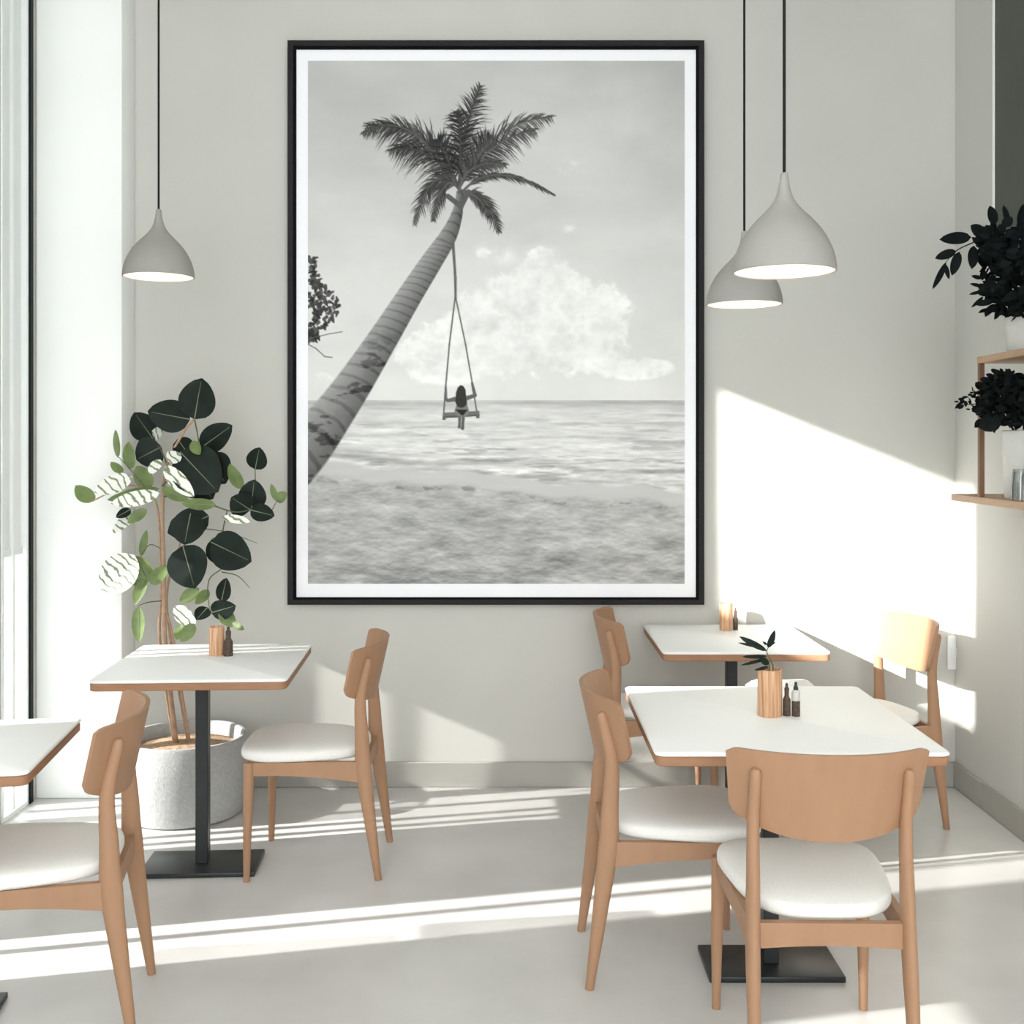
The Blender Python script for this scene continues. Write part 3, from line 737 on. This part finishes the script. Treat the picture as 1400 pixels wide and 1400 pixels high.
# ------------------------------------------------------------------ shelf on the right wall
SX = 1.80
sh = thing('open_shelf', 'open two-tier pale wooden shelf with brown upright, fixed to the right wall', 'shelf', (XR, 4.25, 1.345))
def shb(lo, hi, bev=.002):
    bm = bmesh.new(); box(bm, tuple(a - b for a, b in zip(lo, sh.location)), tuple(a - b for a, b in zip(hi, sh.location)), bev, 1); return bm
obj('shelf_board', shb((SX, 2.9, 1.345), (XR, 4.5, 1.373)), M['wood_l'], sh)
obj('shelf_board', shb((SX, 2.9, 1.888), (XR, 4.25, 1.914)), M['wood_l'], sh)
obj('upright', shb((SX + .002, 4.228, 1.373), (SX + .022, 4.248, 1.888)), M['wood_d'], sh)
obj('upright', shb((SX + .002, 2.95, 1.373), (SX + .022, 2.97, 1.888)), M['wood_d'], sh)

def shelf_plant(label, x, y, z, pot_r, pot_h, spec):
    t = thing('potted_plant', label, 'plant', (x, y, z), 0, 'dark leafy plants on the wall shelf')
    bm = bmesh.new()
    lathe(bm, [(0, 0), (pot_r * .86, 0), (pot_r * .9, .006), (pot_r * .95, pot_h * .6), (pot_r * .97, pot_h * .62), (pot_r, pot_h * .64), (pot_r, pot_h - .003), (pot_r * .96, pot_h), (pot_r * .9, pot_h - .01), (0, pot_h - .012)], 48)
    obj('pot', bm, M['pot'], t); spec(t); return t
def Q(zx, zy, d, t): return P(1200 + zx / 2.8, 220 + zy / 2.8, d) - Vector(t.location)
def upper(t):
    bm = bmesh.new(); rr = random.Random(11)
    for bx, by, tx, ty, w, d in [(358, 292, 240, 300, 48, 3.9), (300, 345, 222, 372, 36, 3.88), (312, 348, 285, 437, 38, 3.9), (368, 325, 362, 412, 44, 3.92), (410, 290, 358, 246, 48, 3.92), (448, 245, 430, 172, 42, 3.95), (262, 388, 213, 490, 26, 3.87), (255, 392, 274, 452, 20, 3.88), (500, 240, 482, 170, 26, 4.0), (540, 250, 560, 165, 34, 3.98), (480, 250, 515, 215, 40, 4.0), (600, 250, 640, 170, 40, 4.0),
                                (400, 480, 355, 470, 14, 3.9), (400, 500, 352, 510, 14, 3.9), (405, 520, 360, 560, 14, 3.9), (400, 450, 360, 440, 16, 3.9), (410, 400, 385, 360, 40, 3.95)]:
        leaf(bm, Q(bx, by, d + .02, t), Q(tx, ty, d, t), w / 2.8 * d / F, n=8, fold=.15, curl=.05, roll=rr.uniform(-.3, .3))
    for i in range(620):
        u = rr.random(); zy = 270 + 310 * u; x0 = 395 + 40 * max(0, u - .55) / .45; zx = rr.uniform(x0 + 8, 680 - 110 * max(0, u - .6))
        d = rr.uniform(3.86, 4.10); a = rr.uniform(0, 2 * PI); l = rr.uniform(32, 66)
        leaf(bm, Q(zx, zy, d, t), Q(zx + l * math.cos(a), zy + l * math.sin(a) * .8, d + rr.uniform(-.05, .05), t), l * .5 / 2.8 * d / F, n=5, fold=.2, curl=.15, roll=rr.uniform(-1, 1))
    obj('foliage', bm, M['leaf_k'], t, ang=180)
    bm = bmesh.new()
    for pts in ([(560, 600), (500, 420), (445, 285), (360, 315), (300, 345), (255, 395)], [(570, 600), (520, 450), (450, 290), (440, 250)], [(580, 600), (560, 400), (545, 250)], [(560, 600), (480, 520), (400, 490)]):
        q = spline([Q(x_, y_, 3.97 if y_ > 350 else 3.93, t) for x_, y_ in pts], 6); tube(bm, q, [.004 - .0028 * i / (len(q) - 1) for i in range(len(q))], 7)
    obj('stem', bm, M['leaf_k'], t, ang=180)
def lower(t):
    bm = bmesh.new(); rr = random.Random(12)
    for i in range(800):
        u = rr.random(); v = rr.random()
        zx = 390 + 290 * v; zy = 818 + 187 * u
        if zy < 800 + 90 * max(0, (470 - zx) / 80) : continue
        d = rr.uniform(3.93, 4.16); a = rr.uniform(0, 2 * PI); l = rr.uniform(22, 46)
        leaf(bm, Q(zx, zy, d, t), Q(zx + l * math.cos(a), zy + l * math.sin(a) * .8, d + rr.uniform(-.05, .05), t), l * .55 / 2.8 * d / F, n=5, fold=.2, curl=.15, roll=rr.uniform(-1, 1))
    for i in range(46):
        zx = rr.uniform(310, 400); k = (400 - zx) / 90; zy = 925 + rr.uniform(-60, 55) * (1 - .75 * k); a = rr.uniform(PI * .6, PI * 1.5); l = rr.uniform(14, 26)
        leaf(bm, Q(zx, zy, 4.0, t), Q(zx + l * math.cos(a), zy + l * math.sin(a), 4.0 + rr.uniform(-.04, .04), t), l * .5 / 2.8 * 4 / F, n=5, fold=.2, curl=.1, roll=rr.uniform(-.6, .6))
    leaf(bm, Q(400, 870, 4.0, t), Q(375, 848, 4.0, t), .03, n=6); leaf(bm, Q(470, 980, 3.92, t), Q(390, 1022, 3.92, t), .07, n=6)
    obj('foliage', bm, M['leaf_k'], t, ang=180)
    bm = bmesh.new()
    for pts in ([(520, 1030), (450, 930), (390, 930), (310, 935)], [(530, 1030), (480, 900), (440, 820)], [(560, 1030), (560, 900), (570, 800)]):
        q = spline([Q(x_, y_, 4.02, t) for x_, y_ in pts], 6); tube(bm, q, [.004 - .0028 * i / (len(q) - 1) for i in range(len(q))], 7)
    obj('stem', bm, M['leaf_k'], t, ang=180)
shelf_plant('dark leafy plant in a white ribbed pot on the upper shelf board', 1.925, 4.06, 1.9145, .095, .15, upper)
shelf_plant('dark small-leaved plant in a tall white pot on the lower shelf board', 1.922, 4.10, 1.3735, .085, .255, lower)
# upturned glasses on the lower board
g0 = None
spots = [(1.845, 3.98, 'upturned clear glass on the lower shelf board, nearest the upright'), (1.915, 3.945, 'upturned clear glass by the wall behind the front glasses'), (1.85, 3.895, 'upturned clear glass, middle one along the lower shelf front'), (1.855, 3.81, 'upturned clear glass nearest the right edge of the photo')]
for i, (x, y, lab) in enumerate(spots):
    if g0 is None:
        bm = bmesh.new(); lathe(bm, [(.034, 0), (.033, .05), (.027, .105), (.025, .112), (0, .112), (0, .104), (.023, .103), (.025, .097), (.030, .05), (.0315, 0), (.034, 0)], 28)
        g0 = obj('drinking_glass', bm, M['tumbler']); o = g0
    else:
        o = g0.copy(); C.objects.link(o)
    o.location = (x, y, 1.374); tag(o, lab, 'glass', 'upturned glasses on the lower shelf board')

# small pale plate added in place of a shadow patch by the right corner
sw = thing('shadow_patch_plate', 'pale grey plate standing in for a shadow patch on the back wall near the right corner', 'panel', P(1303, 915, YB))
bm = bmesh.new(); box(bm, (-.028, -.009, 0), (.028, 0, .155), .003, 2); obj('plate', bm, M['white'], sw)
bm = bmesh.new(); box(bm, (-.015, -.013, .055), (.015, -.008, .1), .002, 1); obj('raised_pad', bm, M['white'], sw)

# ------------------------------------------------------------------ light
w = bpy.data.worlds.new('sky'); bpy.context.scene.world = w; w.use_nodes = True
bg = w.node_tree.nodes['Background']; bg.inputs[0].default_value = (0.95, 0.985, 1.0, 1); bg.inputs[1].default_value = 2.75

def lamp(kind, name, loc, aim, energy, col=(1, 1, 1)):
    d = bpy.data.lights.new(name, kind); d.energy = energy; d.color = col
    o = bpy.data.objects.new(name, d); C.objects.link(o); o.location = loc
    o.rotation_euler = (Vector(aim) - Vector(loc)).to_track_quat('-Z', 'Y').to_euler()
    return o, d
# low sun through the tall windows: bands across the floor
o, d = lamp('SUN', 'sunlight', (-8, 1, 4), (-8 + 1, 1 + .22, 4 - .42), 5.5, (1, .975, .94)); d.angle = .012
# added spot lamp aimed through the clerestory to make the back wall's bright patch
dirB = Vector((1, 1, -.444)); tgt = Vector((1.45, YB, 1.0))
src = tgt - dirB * 17
o, d = lamp('SPOT', 'wall_patch_spot', src, tgt, 110000, (1, .985, .96)); d.spot_size = 2 * math.atan(1.25 / dirB.length / 17); d.spot_blend = .05; d.shadow_soft_size = .12
o, d = lamp('SUN', 'added_second_sun', (-8, 1, 6), (-8 + 1, 1 + .22, 6 - .8), 2.2, (1, .98, .95)); d.angle = .012  # added second, steeper sun that fills the table's shadow gap in the floor band
# added area lamp behind the camera that brightens the white column
o, d = lamp('AREA', 'column_fill', (-1.93, -1.4, 2.3), (-1.93, 5, 2.3), 0.35, (.98, 1, .99)); d.shape = 'RECTANGLE'; d.size = .42; d.size_y = 4.0; d.spread = math.radians(4)

# ------------------------------------------------------------------ camera
cam = bpy.data.cameras.new('camera'); co_ = bpy.data.objects.new('camera', cam); C.objects.link(co_)
co_.location = (0, 0, H); co_.rotation_euler = (PI / 2, 0, 0)
cam.sensor_width = 36; cam.lens = 36 * F / 1400; cam.shift_y = -(700 - HZ) / 1400; cam.clip_start = .05
bpy.context.scene.camera = co_
vs = bpy.context.scene.view_settings; vs.view_transform = 'Standard'; vs.look = 'None'; vs.exposure = 0.58; vs.gamma = 1
